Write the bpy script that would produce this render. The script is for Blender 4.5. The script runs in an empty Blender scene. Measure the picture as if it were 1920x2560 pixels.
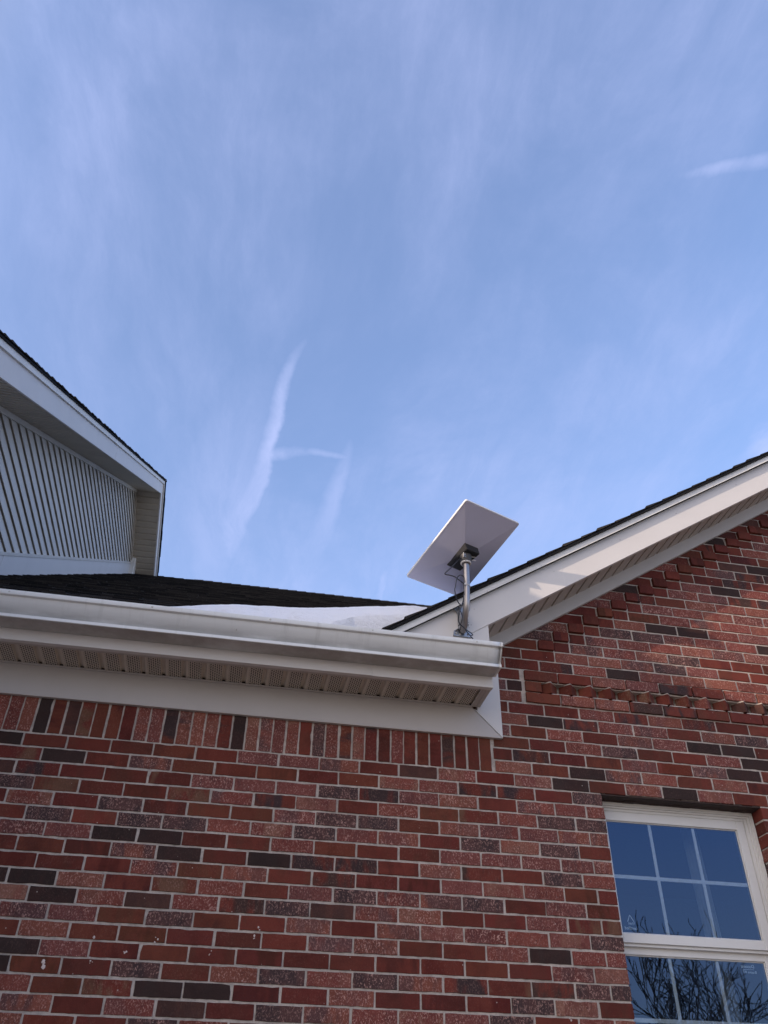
import bpy, math, random
from mathutils import Vector, Matrix, Quaternion, noise
random.seed(7)
R = random.random
def U(a, b): return a + (b - a) * R()
sc = bpy.context.scene
C = sc.collection

# ------------------------------------------------------------------ camera
CAM = Vector((0.8215, -4.0358, -1.6146))
yaw, pitch, roll = 0.17228, 0.66784, 0.01884
fwd = Vector((math.sin(yaw) * math.cos(pitch), math.cos(yaw) * math.cos(pitch), math.sin(pitch)))
right = Vector((math.cos(yaw), -math.sin(yaw), 0))
up = right.cross(fwd)
Rr = right * math.cos(roll) + up * math.sin(roll)
Ur = -right * math.sin(roll) + up * math.cos(roll)
cd = bpy.data.cameras.new('camera')
cam = bpy.data.objects.new('camera', cd); C.objects.link(cam)
cam.matrix_world = Matrix(((Rr.x, Ur.x, -fwd.x, CAM.x), (Rr.y, Ur.y, -fwd.y, CAM.y), (Rr.z, Ur.z, -fwd.z, CAM.z), (0, 0, 0, 1)))
cd.sensor_fit = 'HORIZONTAL'; cd.sensor_width = 36.0; cd.lens = 2076.8 / 1920 * 36
cd.clip_start = 0.05; cd.clip_end = 3000
sc.camera = cam
sc.view_settings.view_transform = 'Standard'
sc.view_settings.look = 'None'
sc.view_settings.gamma = 1.0
sc.view_settings.exposure = EXPOSURE = 1.4
sc.cycles.max_bounces = 8

# ------------------------------------------------------------------ sun
SUN_TO = Vector((-0.92, -0.35, 0.17)).normalized()
sd = bpy.data.lights.new('sun', 'SUN'); sd.energy = 1.3; sd.angle = math.radians(0.6); sd.color = (1.0, 0.80, 0.62)
so = bpy.data.objects.new('sun', sd); C.objects.link(so)
so.rotation_mode = 'QUATERNION'; so.rotation_quaternion = SUN_TO.to_track_quat('Z', 'Y')
so.location = (-20, -10, 8)

# ------------------------------------------------------------------ node helpers
class NT:
    def __init__(s, tree): s.t = tree; s.n = tree.nodes; s.l = tree.links
    def node(s, typ, **kw):
        n = s.n.new(typ)
        for k, v in kw.items():
            if k == 'inp':
                for a, b in v.items():
                    if hasattr(b, 'is_linked') or isinstance(b, bpy.types.NodeSocket): s.l.new(b, n.inputs[a])
                    else: n.inputs[a].default_value = b
            else: setattr(n, k, v)
        return n
    def math(s, op, a, b=0.0, c=None, clamp=False):
        n = s.n.new('ShaderNodeMath'); n.operation = op; n.use_clamp = clamp
        for i, v in enumerate((a, b) if c is None else (a, b, c)):
            if isinstance(v, bpy.types.NodeSocket): s.l.new(v, n.inputs[i])
            else: n.inputs[i].default_value = v
        return n.outputs[0]
    def mix(s, fac, a, b, blend='MIX'):
        n = s.n.new('ShaderNodeMix'); n.data_type = 'RGBA'; n.blend_type = blend
        for i, v in ((0, fac), (6, a), (7, b)):
            if isinstance(v, bpy.types.NodeSocket): s.l.new(v, n.inputs[i])
            else: n.inputs[i].default_value = v if i == 0 else (tuple(v) + (1,))[:4]
        return n.outputs[2]
    def noise(s, vec, scale, detail=3, rough=.55, dist=0.0):
        n = s.n.new('ShaderNodeTexNoise')
        if vec is not None: s.l.new(vec, n.inputs['Vector'])
        n.inputs['Scale'].default_value = scale; n.inputs['Detail'].default_value = detail
        n.inputs['Roughness'].default_value = rough; n.inputs['Distortion'].default_value = dist
        return n.outputs['Fac']
    def ramp(s, v, lo, hi, a=0.0, b=1.0):
        n = s.n.new('ShaderNodeMapRange'); n.interpolation_type = 'SMOOTHSTEP'
        s.l.new(v, n.inputs[0])
        for i, q in ((1, lo), (2, hi), (3, a), (4, b)): n.inputs[i].default_value = q
        return n.outputs[0]
    def mapping(s, vec, scale=(1, 1, 1), loc=(0, 0, 0), rot=(0, 0, 0)):
        n = s.n.new('ShaderNodeMapping'); s.l.new(vec, n.inputs[0])
        n.inputs['Scale'].default_value = scale; n.inputs['Location'].default_value = loc; n.inputs['Rotation'].default_value = rot
        return n.outputs[0]

# ------------------------------------------------------------------ sky
w = bpy.data.worlds.new('World'); sc.world = w; w.use_nodes = True
W = NT(w.node_tree); W.n.clear()
sky = W.node('ShaderNodeTexSky', sky_type='NISHITA', sun_disc=False)
sky.sun_elevation = math.asin(SUN_TO.z)
sky.sun_rotation = math.atan2(SUN_TO.x, SUN_TO.y)
sky.altitude = 200; sky.air_density = 1.0; sky.dust_density = 1.2; sky.ozone_density = 1.0
tc = W.node('ShaderNodeTexCoord')
sep = W.node('ShaderNodeSeparateXYZ', inp={0: tc.outputs['Generated']})
zc = W.math('MAXIMUM', sep.outputs[2], 0.03)
gx = W.math('DIVIDE', sep.outputs[0], zc); gy = W.math('DIVIDE', sep.outputs[1], zc)
comb = W.node('ShaderNodeCombineXYZ', inp={0: gx, 1: gy, 2: 0.0}).outputs[0]
# wobble for wispy edges
wob = W.node('ShaderNodeTexNoise', inp={'Vector': comb, 'Scale': 7.0, 'Detail': 7.0, 'Roughness': .6})
wv = W.node('ShaderNodeVectorMath', operation='SUBTRACT', inp={0: wob.outputs['Color'], 1: (0.5, 0.5, 0.5)}).outputs[0]
wv2 = W.node('ShaderNodeVectorMath', operation='SCALE', inp={0: wv}); wv2.inputs['Scale'].default_value = 0.035
pw = W.node('ShaderNodeVectorMath', operation='ADD', inp={0: comb, 1: wv2.outputs[0]}).outputs[0]
psep = W.node('ShaderNodeSeparateXYZ', inp={0: pw})
PX, PY = psep.outputs[0], psep.outputs[1]
# fibres drawn along the wind
fib = W.noise(W.mapping(pw, (11.0, 2.6, 1), rot=(0, 0, -0.16)), 1.0, 8, .68, .5)
veil = W.noise(W.mapping(pw, (2.4, 1.3, 1), rot=(0, 0, -0.25), loc=(0.6, 0.3, 0)), 1.0, 9, .62, .35)
big = W.noise(W.mapping(comb, (1.1, 0.8, 1), loc=(2.2, 4.1, 0)), 1.0, 3, .5, .2)
v1 = W.math('MULTIPLY', W.ramp(veil, .33, .72), W.ramp(big, .30, .66, .35, 1.0))
v2 = W.math('MULTIPLY', v1, W.ramp(fib, .30, .70, .45, 1.0))
cloud = W.math('ADD', W.math('MULTIPLY', v2, 0.42), W.ramp(sep.outputs[2], .80, .35, .14, .20))
def streak(ax, ay, bx, by, wl, wr, amp, w2l=None, w2r=None, endsoft=.25):
    """soft wisp from a to b, width wl/wr on either side (at a) growing to w2 (at b)"""
    global cloud
    dx, dy = bx - ax, by - ay; L2 = dx * dx + dy * dy; L = math.sqrt(L2)
    rx = W.math('SUBTRACT', PX, ax); ry = W.math('SUBTRACT', PY, ay)
    t = W.math('DIVIDE', W.math('ADD', W.math('MULTIPLY', rx, dx), W.math('MULTIPLY', ry, dy)), L2)
    s = W.math('DIVIDE', W.math('SUBTRACT', W.math('MULTIPLY', rx, dy), W.math('MULTIPLY', ry, dx)), L)  # + = right of travel
    tc_ = W.math('ADD', t, 0.0, clamp=True)
    w2l = w2l or wl; w2r = w2r or wr
    ws_r = W.math('MULTIPLY_ADD', tc_, w2r - wr, wr); ws_l = W.math('MULTIPLY_ADD', tc_, w2l - wl, wl)
    fr = W.math('SUBTRACT', 1.0, W.math('DIVIDE', s, ws_r), clamp=True)
    fl = W.math('ADD', 1.0, W.math('DIVIDE', s, ws_l), clamp=True)
    prof = W.math('MULTIPLY', W.ramp(fr, 0, 1), W.ramp(fl, 0, 1))
    ends = W.math('MULTIPLY', W.ramp(t, -0.02, endsoft), W.ramp(t, 1.05, 1.0 - endsoft))
    m = W.math('MULTIPLY', W.math('MULTIPLY', prof, ends), W.math('MULTIPLY', W.ramp(fib, .3, .68, .35, 1.0), amp))
    cloud = W.math('MAXIMUM', cloud, W.math('ADD', m, W.math('MULTIPLY', cloud, 0.45)))
def fcurve(inp, y0, y1, pts, v0, v1):
    n = W.n.new('ShaderNodeFloatCurve'); c = n.mapping.curves[0]
    P = [((y - y0) / (y1 - y0), (v - v0) / (v1 - v0)) for y, v in pts]
    c.points[0].location = P[0]; c.points[1].location = P[-1]
    for q in P[1:-1]: c.points.new(*q)
    n.mapping.use_clip = False; n.mapping.extend = 'HORIZONTAL'; n.mapping.update()
    t_ = W.math('DIVIDE', W.math('SUBTRACT', inp, y0), y1 - y0, clamp=True)
    W.l.new(t_, n.inputs['Value'])
    return W.math('MULTIPLY_ADD', n.outputs[0], v1 - v0, v0)
def wisp(pts, hard=1.0):
    """a curved wisp running along y: rows of (y, x, spread to -x, spread to +x, density)"""
    global cloud
    y0, y1 = pts[0][0], pts[-1][0]
    cx = fcurve(PY, y0, y1, [(p[0], p[1]) for p in pts], -.2, .3)
    wl = fcurve(PY, y0, y1, [(p[0], p[2]) for p in pts], 0, .4); wr = fcurve(PY, y0, y1, [(p[0], p[3]) for p in pts], 0, .4)
    am = fcurve(PY, y0, y1, [(p[0], p[4]) for p in pts], 0, 1)
    d = W.math('SUBTRACT', PX, cx)
    fr = W.math('SUBTRACT', 1.0, W.math('DIVIDE', W.math('MAXIMUM', d, 0.0), wr), clamp=True)
    fl = W.math('SUBTRACT', 1.0, W.math('DIVIDE', W.math('MAXIMUM', W.math('MULTIPLY', d, -1.0), 0.0), wl), clamp=True)
    prof = W.math('MULTIPLY', W.ramp(fr, 0, 1), W.ramp(fl, 0, 1))
    m = W.math('MULTIPLY', W.math('MULTIPLY', prof, am), W.ramp(fib, .3, .68, .55, 1.0))
    cloud = W.math('MAXIMUM', cloud, W.math('ADD', m, W.math('MULTIPLY', cloud, 0.5)))
wisp([(.75, .00, .08, .10, 0), (.95, -.045, .12, .12, .16), (1.15, -.075, .16, .12, .30), (1.40, -.11, .22, .16, .30), (1.75, -.15, .3, .2, 0)])
wisp([(.83, .026, .008, .010, 0), (.89, .0095, .018, .013, .34), (.951, -.0020, .022, .014, .55), (1.062, -.007, .030, .013, .62), (1.164, -.0175, .042, .013, .58), (1.2775, -.035, .070, .018, .46), (1.45, -.070, .12, .03, .25), (1.65, -.10, .14, .05, 0)])
wisp([(1.04, .120, .012, .012, 0), (1.11, .122, .024, .020, .28), (1.1885, .1228, .040, .022, .34), (1.37, .1154, .075, .030, .25), (1.60, .110, .09, .03, 0)])
streak(-0.040, 1.140, 0.075, 1.098, .030, .034, .46, .022, .026, .30)
streak(0.03, 1.102, 0.150, 1.108, .022, .024, .36, .012, .016, .35)
streak(0.42, 0.505, 0.66, 0.41, .012, .010, .40, .030, .024, .40)
streak(0.78, 0.84, 0.95, 1.10, .04, .06, .50, .07, .07, .35)
streak(0.252, 1.38, 0.268, 1.68, .014, .014, .40, .022, .022, .35)
skyc = W.node('ShaderNodeMix', data_type='RGBA', blend_type='MULTIPLY', inp={0: 1.0, 6: sky.outputs[0], 7: (.82, .92, 1.20, 1)}).outputs[2]
SKYTINT = skyc.node
CLOUDC = (1.72, 1.94, 3.1)
sdot = W.node('ShaderNodeVectorMath', operation='DOT_PRODUCT', inp={0: tc.outputs['Generated'], 1: tuple(SUN_TO)}).outputs['Value']
glow = W.math('MULTIPLY_ADD', W.math('POWER', W.math('MAXIMUM', sdot, 0.0), 2.5), 4.0, 1.0)   # thin cloud brightens towards the sun
cc_ = W.node('ShaderNodeVectorMath', operation='SCALE', inp={0: CLOUDC}); W.l.new(glow, cc_.inputs['Scale'])
col = W.mix(cloud, skyc, cc_.outputs[0])
horizon_fill = W.math('MULTIPLY', W.ramp(sep.outputs[2], .40, .04), .75)      # added pale horizon band, out of view, puts neutral light on the walls
col = W.mix(horizon_fill, col, (3.0, 2.85, 2.9))
# bright patch added around the sun, out of view, to lift light on the facade
sun_fill = W.math('MULTIPLY', W.ramp(sdot, 0.24, .85), .85)
col = W.mix(sun_fill, col, (5.6, 4.9, 4.3))
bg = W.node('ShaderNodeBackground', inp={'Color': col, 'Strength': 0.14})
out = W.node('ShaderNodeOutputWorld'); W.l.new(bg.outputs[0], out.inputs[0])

# ------------------------------------------------------------------ materials
def mat(name):
    m = bpy.data.materials.new(name); m.use_nodes = True
    t = NT(m.node_tree); t.n.clear()
    p = t.node('ShaderNodeBsdfPrincipled'); o = t.node('ShaderNodeOutputMaterial'); t.l.new(p.outputs[0], o.inputs[0])
    return m, t, p
def bump(t, p, h, strength, dist):
    b = t.node('ShaderNodeBump', inp={'Height': h, 'Strength': strength, 'Distance': dist}); t.l.new(b.outputs[0], p.inputs['Normal'])
def setc(t, p, c):
    if isinstance(c, bpy.types.NodeSocket): t.l.new(c, p.inputs['Base Color'])
    else: p.inputs['Base Color'].default_value = tuple(c) + (1,)
def painted(name, c, rough=.45, dirt=.12, dirtc=(.25, .22, .19), streaks=.0, spec=.4):
    m, t, p = mat(name)
    oc = t.node('ShaderNodeTexCoord').outputs['Object']
    n1 = t.noise(oc, 3.0, 5, .6); n2 = t.noise(t.mapping(oc, (40, 40, 6)), 1.0, 4, .6); n3 = t.noise(oc, 60, 3, .6)
    f = t.math('MULTIPLY', t.ramp(n1, .35, .8), dirt)
    cc = t.mix(f, c, dirtc)
    cc = t.mix(t.math('MULTIPLY', t.ramp(n2, .5, .85), streaks), cc, dirtc)
    cc = t.mix(t.math('MULTIPLY', t.ramp(n3, .66, .78), dirt * 1.2), cc, dirtc)
    setc(t, p, cc); p.inputs['Roughness'].default_value = rough; p.inputs['Specular IOR Level'].default_value = spec
    bump(t, p, t.noise(t.mapping(oc, (5, 5, 5)), 1.0, 2), .25, .004)
    return m
M = {}
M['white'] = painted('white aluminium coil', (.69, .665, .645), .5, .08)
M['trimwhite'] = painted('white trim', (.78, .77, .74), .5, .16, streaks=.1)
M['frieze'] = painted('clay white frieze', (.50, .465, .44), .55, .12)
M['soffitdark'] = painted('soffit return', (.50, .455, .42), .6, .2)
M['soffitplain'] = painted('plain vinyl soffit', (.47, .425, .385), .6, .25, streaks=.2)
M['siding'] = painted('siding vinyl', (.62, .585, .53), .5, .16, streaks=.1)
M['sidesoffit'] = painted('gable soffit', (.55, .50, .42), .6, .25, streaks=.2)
M['vinyl'] = painted('window vinyl', (.70, .69, .665), .4, .14)
# gutter with grime along its lower bow
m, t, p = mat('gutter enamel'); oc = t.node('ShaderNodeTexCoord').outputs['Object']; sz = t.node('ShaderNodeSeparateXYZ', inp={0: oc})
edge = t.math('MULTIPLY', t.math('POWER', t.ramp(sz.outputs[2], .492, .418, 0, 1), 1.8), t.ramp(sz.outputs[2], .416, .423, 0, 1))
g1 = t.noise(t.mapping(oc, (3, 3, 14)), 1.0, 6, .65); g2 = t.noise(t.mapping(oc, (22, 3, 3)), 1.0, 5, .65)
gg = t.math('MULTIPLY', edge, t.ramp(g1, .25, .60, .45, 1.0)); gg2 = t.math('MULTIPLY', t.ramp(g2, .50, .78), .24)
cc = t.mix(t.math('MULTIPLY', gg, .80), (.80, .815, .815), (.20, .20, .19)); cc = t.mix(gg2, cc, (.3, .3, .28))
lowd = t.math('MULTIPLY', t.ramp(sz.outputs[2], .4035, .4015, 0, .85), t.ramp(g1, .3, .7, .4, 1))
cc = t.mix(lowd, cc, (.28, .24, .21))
setc(t, p, cc); p.inputs['Roughness'].default_value = .42; bump(t, p, t.noise(oc, 8, 2), .2, .004); M['gutter'] = m
# perforated soffit: staggered slots every few mm
m, t, p = mat('perforated vinyl soffit'); oc = t.node('ShaderNodeTexCoord').outputs['Object']; sx = t.node('ShaderNodeSeparateXYZ', inp={0: oc})
xx = t.math('FRACT', t.math('DIVIDE', t.math('ADD', sx.outputs[0], 10.16), .1016))      # 0..1 across a strip
PX_, PY_ = 9.5, .0185
cu = t.math('MULTIPLY', xx, PX_); cv = t.math('DIVIDE', sx.outputs[1], PY_)
cv2 = t.math('ADD', cv, t.math('MULTIPLY', t.math('FLOOR', cu), .5))
fu = t.math('SUBTRACT', t.math('FRACT', cu), .5); fv = t.math('SUBTRACT', t.math('FRACT', cv2), .5)
d2 = t.math('SQRT', t.math('ADD', t.math('POWER', fu, 2.0), t.math('POWER', t.math('MULTIPLY', fv, 1.0), 2.0)))
hole = t.math('LESS_THAN', d2, .345)
band = t.math('MULTIPLY', t.math('GREATER_THAN', xx, .07), t.math('LESS_THAN', xx, .70))
inY = t.math('MULTIPLY', t.math('GREATER_THAN', sx.outputs[1], -.236), t.math('LESS_THAN', sx.outputs[1], -.03))
hole = t.math('MULTIPLY', t.math('MULTIPLY', hole, band), inY)
nn = t.noise(oc, 9, 5)
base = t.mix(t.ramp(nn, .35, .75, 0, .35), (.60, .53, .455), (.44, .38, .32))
setc(t, p, t.mix(hole, base, (.015, .012, .01))); p.inputs['Roughness'].default_value = .6; M['perf'] = m
# brick
m, t, p = mat('fired clay brick'); oc = t.node('ShaderNodeTexCoord').outputs['Object']
a_c1 = t.node('ShaderNodeAttribute', attribute_name='bcol').outputs['Color']
a_c2 = t.node('ShaderNodeAttribute', attribute_name='bcol2').outputs['Color']
a_p = t.node('ShaderNodeSeparateColor', inp={0: t.node('ShaderNodeAttribute', attribute_name='bpar').outputs['Color']})
a_u = t.node('ShaderNodeAttribute', attribute_name='bco').outputs['Vector']; us = t.node('ShaderNodeSeparateXYZ', inp={0: a_u})
seedv = t.node('ShaderNodeVectorMath', operation='ADD', inp={0: oc, 1: t.node('ShaderNodeCombineXYZ', inp={0: t.math('MULTIPLY', us.outputs[2], 31.0), 1: t.math('MULTIPLY', us.outputs[2], 17.0), 2: 0.0}).outputs[0]}).outputs[0]
bn = t.noise(t.mapping(a_u, (2.4, .7, 1)), 1.0, 3, .6, .3)
bn2 = t.noise(a_u, 2.0, 4, .65, .5)
f2 = t.math('MULTIPLY', t.ramp(bn, .42, .60), a_p.outputs[2])
cc = t.mix(f2, a_c1, a_c2)
cc = t.mix(t.ramp(bn2, .40, .75, 0, .45), cc, t.mix(1.0, cc, (.42, .38, .40), 'MULTIPLY'))
e1 = t.noise(t.mapping(seedv, (1.25, 1, .8)), 130, 3, .74, .2); e2 = t.noise(t.mapping(seedv, (1.2, 1, .8), (5, 3, 1)), 130, 3, .72, .2); e3 = t.noise(seedv, 26, 4, .6)
patch = t.ramp(e3, .32, .68, .25, 1.0)
darks = t.math('MULTIPLY', t.math('MULTIPLY', t.ramp(e2, .50, .62), a_p.outputs[1]), patch)
cc = t.mix(darks, cc, (.045, .026, .028))
lights = t.math('MULTIPLY', t.math('MULTIPLY', t.ramp(e1, .535, .60), a_p.outputs[0]), patch)
cc = t.mix(lights, cc, (.56, .33, .275))
fine = t.noise(seedv, 260, 2, .6)
cc = t.mix(1.0, cc, t.mix(fine, (.78, .76, .76), (1.2, 1.2, 1.2)), 'MULTIPLY')
# rare mortar splashes and white dots
vo = t.node('ShaderNodeTexVoronoi', inp={'Vector': oc, 'Scale': 26.0, 'Randomness': 1.0}); vs = t.node('ShaderNodeSeparateColor', inp={0: vo.outputs['Color']})
dots = t.math('MULTIPLY', t.math('LESS_THAN', vo.outputs['Distance'], t.math('MULTIPLY', vs.outputs[1], .07)), t.math('GREATER_THAN', vs.outputs[0], .55))
cc = t.mix(t.math('MULTIPLY', dots, .75), cc, (.5, .42, .38))
setc(t, p, cc); p.inputs['Roughness'].default_value = .82; p.inputs['Specular IOR Level'].default_value = .25
hh = t.math('ADD', t.math('MULTIPLY', e1, a_p.outputs[0]), t.math('ADD', t.math('MULTIPLY', e3, .5), t.math('MULTIPLY', fine, .35)))
bump(t, p, hh, .55, .003); M['brick'] = m
# mortar
m, t, p = mat('grey mortar'); oc = t.node('ShaderNodeTexCoord').outputs['Object']
n1 = t.noise(oc, 6, 5, .6); n2 = t.noise(oc, 140, 3, .6); n3 = t.noise(oc, 30, 4, .6)
cc = t.mix(t.ramp(n1, .3, .7), (.55, .48, .425), (.42, .37, .33)); cc = t.mix(t.ramp(n3, .42, .70, 0, .6), cc, (.27, .235, .21)); cc = t.mix(t.ramp(n2, .5, .75, 0, .3), cc, (.2, .17, .16))
setc(t, p, cc); p.inputs['Roughness'].default_value = .95; bump(t, p, t.math('ADD', n2, n3), .7, .003); M['mortar'] = m
# shingles
m, t, p = mat('black asphalt shingle'); oc = t.node('ShaderNodeTexCoord').outputs['Object']
tone = t.node('ShaderNodeSeparateColor', inp={0: t.node('ShaderNodeAttribute', attribute_name='tone').outputs['Color']}).outputs[0]
n1 = t.noise(oc, 260, 2, .6); cc = t.mix(tone, (.010, .010, .012), (.046, .041, .038)); cc = t.mix(t.ramp(n1, .58, .75, 0, .6), cc, (.16, .13, .10))
setc(t, p, cc); p.inputs['Roughness'].default_value = .92; p.inputs['Specular IOR Level'].default_value = .2; bump(t, p, n1, .8, .003); M['shingle'] = m
# snow
m, t, p = mat('old snow'); oc = t.node('ShaderNodeTexCoord').outputs['Object']
n1 = t.noise(oc, 5, 6, .7); cc = t.mix(t.ramp(n1, .55, .75, 0, .4), (.84, .84, .87), (.55, .52, .50))
setc(t, p, cc); p.inputs['Roughness'].default_value = .7; p.inputs['Subsurface Weight'].default_value = .25; p.inputs['Subsurface Radius'].default_value = (.03, .03, .03); p.inputs['Subsurface Scale'].default_value = .3
bump(t, p, t.math('ADD', t.noise(oc, 70, 5, .7), t.math('MULTIPLY', t.noise(oc, 14, 4), 2.0)), .6, .012); M['snow'] = m
# glass
m, t, p = mat('window glass'); t.n.remove(p); o = [n for n in t.n if n.type == 'OUTPUT_MATERIAL'][0]
oc = t.node('ShaderNodeTexCoord').outputs['Object']
bmp = t.node('ShaderNodeBump', inp={'Height': t.noise(oc, 2.2, 1), 'Strength': .02, 'Distance': .01})
fr = t.node('ShaderNodeFresnel', inp={'IOR': 1.62, 'Normal': bmp.outputs[0]})
gl = t.node('ShaderNodeBsdfGlossy', inp={'Color': (.34, .56, 1, 1), 'Roughness': .0, 'Normal': bmp.outputs[0]})
tr = t.node('ShaderNodeBsdfTransparent', inp={'Color': (.80, .86, .88, 1)})
mx = t.node('ShaderNodeMixShader', inp={0: t.math('MULTIPLY', fr.outputs[0], 2.3, clamp=True), 1: tr.outputs[0], 2: gl.outputs[0]}); t.l.new(mx.outputs[0], o.inputs[0]); M['glass'] = m
def plain(name, c, rough=.5, metal=0.0, spec=.5, var=.15, vs_=40):
    m, t, p = mat(name); oc = t.node('ShaderNodeTexCoord').outputs['Object']
    setc(t, p, t.mix(t.ramp(t.noise(oc, vs_, 4), .35, .7, 0, var), c, tuple(x * .45 for x in c)))
    p.inputs['Roughness'].default_value = rough; p.inputs['Metallic'].default_value = metal; p.inputs['Specular IOR Level'].default_value = spec
    return m
M['grille'] = plain('grille bar', (.86, .88, .86), .5)
M['dark'] = plain('dark recess', (.018, .012, .010), .9, var=.6, vs_=60)  # near-black colour standing in for shade in gaps
M['lintel'] = plain('rusty steel lintel', (.05, .028, .022), .8, var=.7, vs_=30)
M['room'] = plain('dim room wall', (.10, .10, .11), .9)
M['curtain'] = plain('sheer curtain', (.30, .34, .38), .9)
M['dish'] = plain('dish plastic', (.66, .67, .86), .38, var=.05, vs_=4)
M['dishrim'] = plain('dish rim', (.78, .78, .80), .3, var=.03)
M['black'] = plain('black plastic', (.022, .022, .025), .5, spec=.4)
M['charcoal'] = plain('charcoal plastic', (.06, .06, .066), .45, spec=.45)
M['steel'] = plain('brushed steel pole', (.38, .355, .35), .36, 1.0, var=.12, vs_=12)
M['galv'] = plain('galvanised steel', (.40, .42, .46), .42, .9, var=.35, vs_=50)
M['cable'] = plain('black cable', (.02, .022, .035), .45)
M['nylon'] = plain('white nylon', (.72, .70, .68), .4)
M['sticker'] = plain('faded decal print', (.80, .88, .92), .6)
M['screw'] = plain('painted screw head', (.60, .60, .58), .4)
M['nail'] = plain('nail head', (.30, .28, .27), .6)
M['bark'] = plain('grey brown bark', (.105, .085, .072), .9, var=.6, vs_=18)
m, t, p = mat('winter lawn'); oc = t.node('ShaderNodeTexCoord').outputs['Object']
n1 = t.noise(oc, .25, 6, .65); n2 = t.noise(oc, 14, 5, .7)
cc = t.mix(n2, (.15, .118, .075), (.26, .205, .15)); cc = t.mix(t.ramp(n1, .56, .62), cc, (.72, .70, .68))
setc(t, p, cc); p.inputs['Roughness'].default_value = .95; bump(t, p, n2, .6, .03); M['ground'] = m

# ------------------------------------------------------------------ mesh helpers
class MB:
    def __init__(s): s.v = []; s.f = []; s.a = {}
    def add(s, vs, fs, **attr):
        b = len(s.v); s.v += [tuple(v) for v in vs]; s.f += [tuple(b + i for i in f) for f in fs]
        for k, val in attr.items(): s.a.setdefault(k, []).extend([val] * len(vs) if not isinstance(val, list) else val)
    def box(s, a, b):
        x0, y0, z0 = a; x1, y1, z1 = b
        s.add([(x0, y0, z0), (x1, y0, z0), (x1, y1, z0), (x0, y1, z0), (x0, y0, z1), (x1, y0, z1), (x1, y1, z1), (x0, y1, z1)],
              [(0, 3, 2, 1), (4, 5, 6, 7), (0, 1, 5, 4), (1, 2, 6, 5), (2, 3, 7, 6), (3, 0, 4, 7)])
    def prism(s, poly, axis, a, b):
        """poly: 2D points in the other two axes; extruded along axis from a to b"""
        def P(p, h):
            return {'x': (h, p[0], p[1]), 'y': (p[0], h, p[1]), 'z': (p[0], p[1], h)}[axis]
        n = len(poly)
        s.add([P(p, a) for p in poly] + [P(p, b) for p in poly],
              [tuple(range(n - 1, -1, -1)), tuple(range(n, 2 * n))] + [(i, (i + 1) % n, n + (i + 1) % n, n + i) for i in range(n)])
    def sheet(s, prof, P):
        """prof: open list of 2D points; P(p, end) -> 3D for end 0/1"""
        n = len(prof)
        s.add([P(p, 0) for p in prof] + [P(p, 1) for p in prof], [(i, i + 1, n + i + 1, n + i) for i in range(n - 1)])
    def tube(s, pts, rad, seg=10, cap=True):
        pts = [Vector(p) for p in pts]; n = len(pts)
        rr = rad if isinstance(rad, (list, tuple)) else [rad] * n
        b = len(s.v); t0 = (pts[1] - pts[0]).normalized()
        ref = Vector((0, 0, 1)) if abs(t0.z) < .9 else Vector((1, 0, 0)); nx = t0.cross(ref).normalized(); pt = t0
        vs = []
        for i, q in enumerate(pts):
            tt = (pts[min(i + 1, n - 1)] - pts[max(i - 1, 0)]).normalized()
            nx = pt.rotation_difference(tt) @ nx; nx = (nx - tt * nx.dot(tt)).normalized(); pt = tt
            ny = tt.cross(nx)
            for k in range(seg):
                a = 2 * math.pi * k / seg; vs.append(q + (nx * math.cos(a) + ny * math.sin(a)) * rr[i])
        fs = [(i * seg + k, i * seg + (k + 1) % seg, (i + 1) * seg + (k + 1) % seg, (i + 1) * seg + k) for i in range(n - 1) for k in range(seg)]
        if cap: fs += [tuple(range(seg - 1, -1, -1)), tuple((n - 1) * seg + k for k in range(seg))]
        s.add(vs, fs)
    def build(s, name, m, parent=None, smooth=False, bevel=0, loc=None, seg=1):
        me = bpy.data.meshes.new(name)
        o_ = Vector(loc) if loc else Vector((0, 0, 0))
        me.from_pydata([tuple(Vector(v) - o_) for v in s.v], [], s.f)
        for k, vals in s.a.items():
            if len(vals) != len(s.v): continue
            if len(vals[0]) == 4:
                at = me.attributes.new(k, 'FLOAT_COLOR', 'POINT'); at.data.foreach_set('color', [x for q in vals for x in q])
            else:
                at = me.attributes.new(k, 'FLOAT_VECTOR', 'POINT'); at.data.foreach_set('vector', [x for q in vals for x in q])
        me.materials.append(M[m] if isinstance(m, str) else m)
        if smooth: me.polygons.foreach_set('use_smooth', [True] * len(me.polygons))
        me.validate(); me.update()
        o = bpy.data.objects.new(name, me); C.objects.link(o); o.location = o_
        if parent is not None: o.parent = parent; o.location = o_ - (parent.location if parent.type == 'EMPTY' else parent_loc(parent))
        if bevel:
            b = o.modifiers.new('edge', 'BEVEL'); b.width = bevel; b.segments = seg; b.limit_method = 'ANGLE'; b.angle_limit = .6
        if smooth:
            try:
                me.set_sharp_from_angle(angle=math.radians(40))
            except Exception: pass
        return o
def parent_loc(p):
    l = Vector(p.location); q = p.parent
    while q is not None: l += q.location; q = q.parent
    return l
def empty(name, loc, label, cat, group=None):
    o = bpy.data.objects.new(name, None); C.objects.link(o); o.location = loc; o['label'] = label; o['category'] = cat
    if group: o['group'] = group
    return o
def tag(o, label=None, cat=None, kind=None, group=None):
    if label: o['label'] = label
    if cat: o['category'] = cat
    if kind: o['kind'] = kind
    if group: o['group'] = group
    return o
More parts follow.
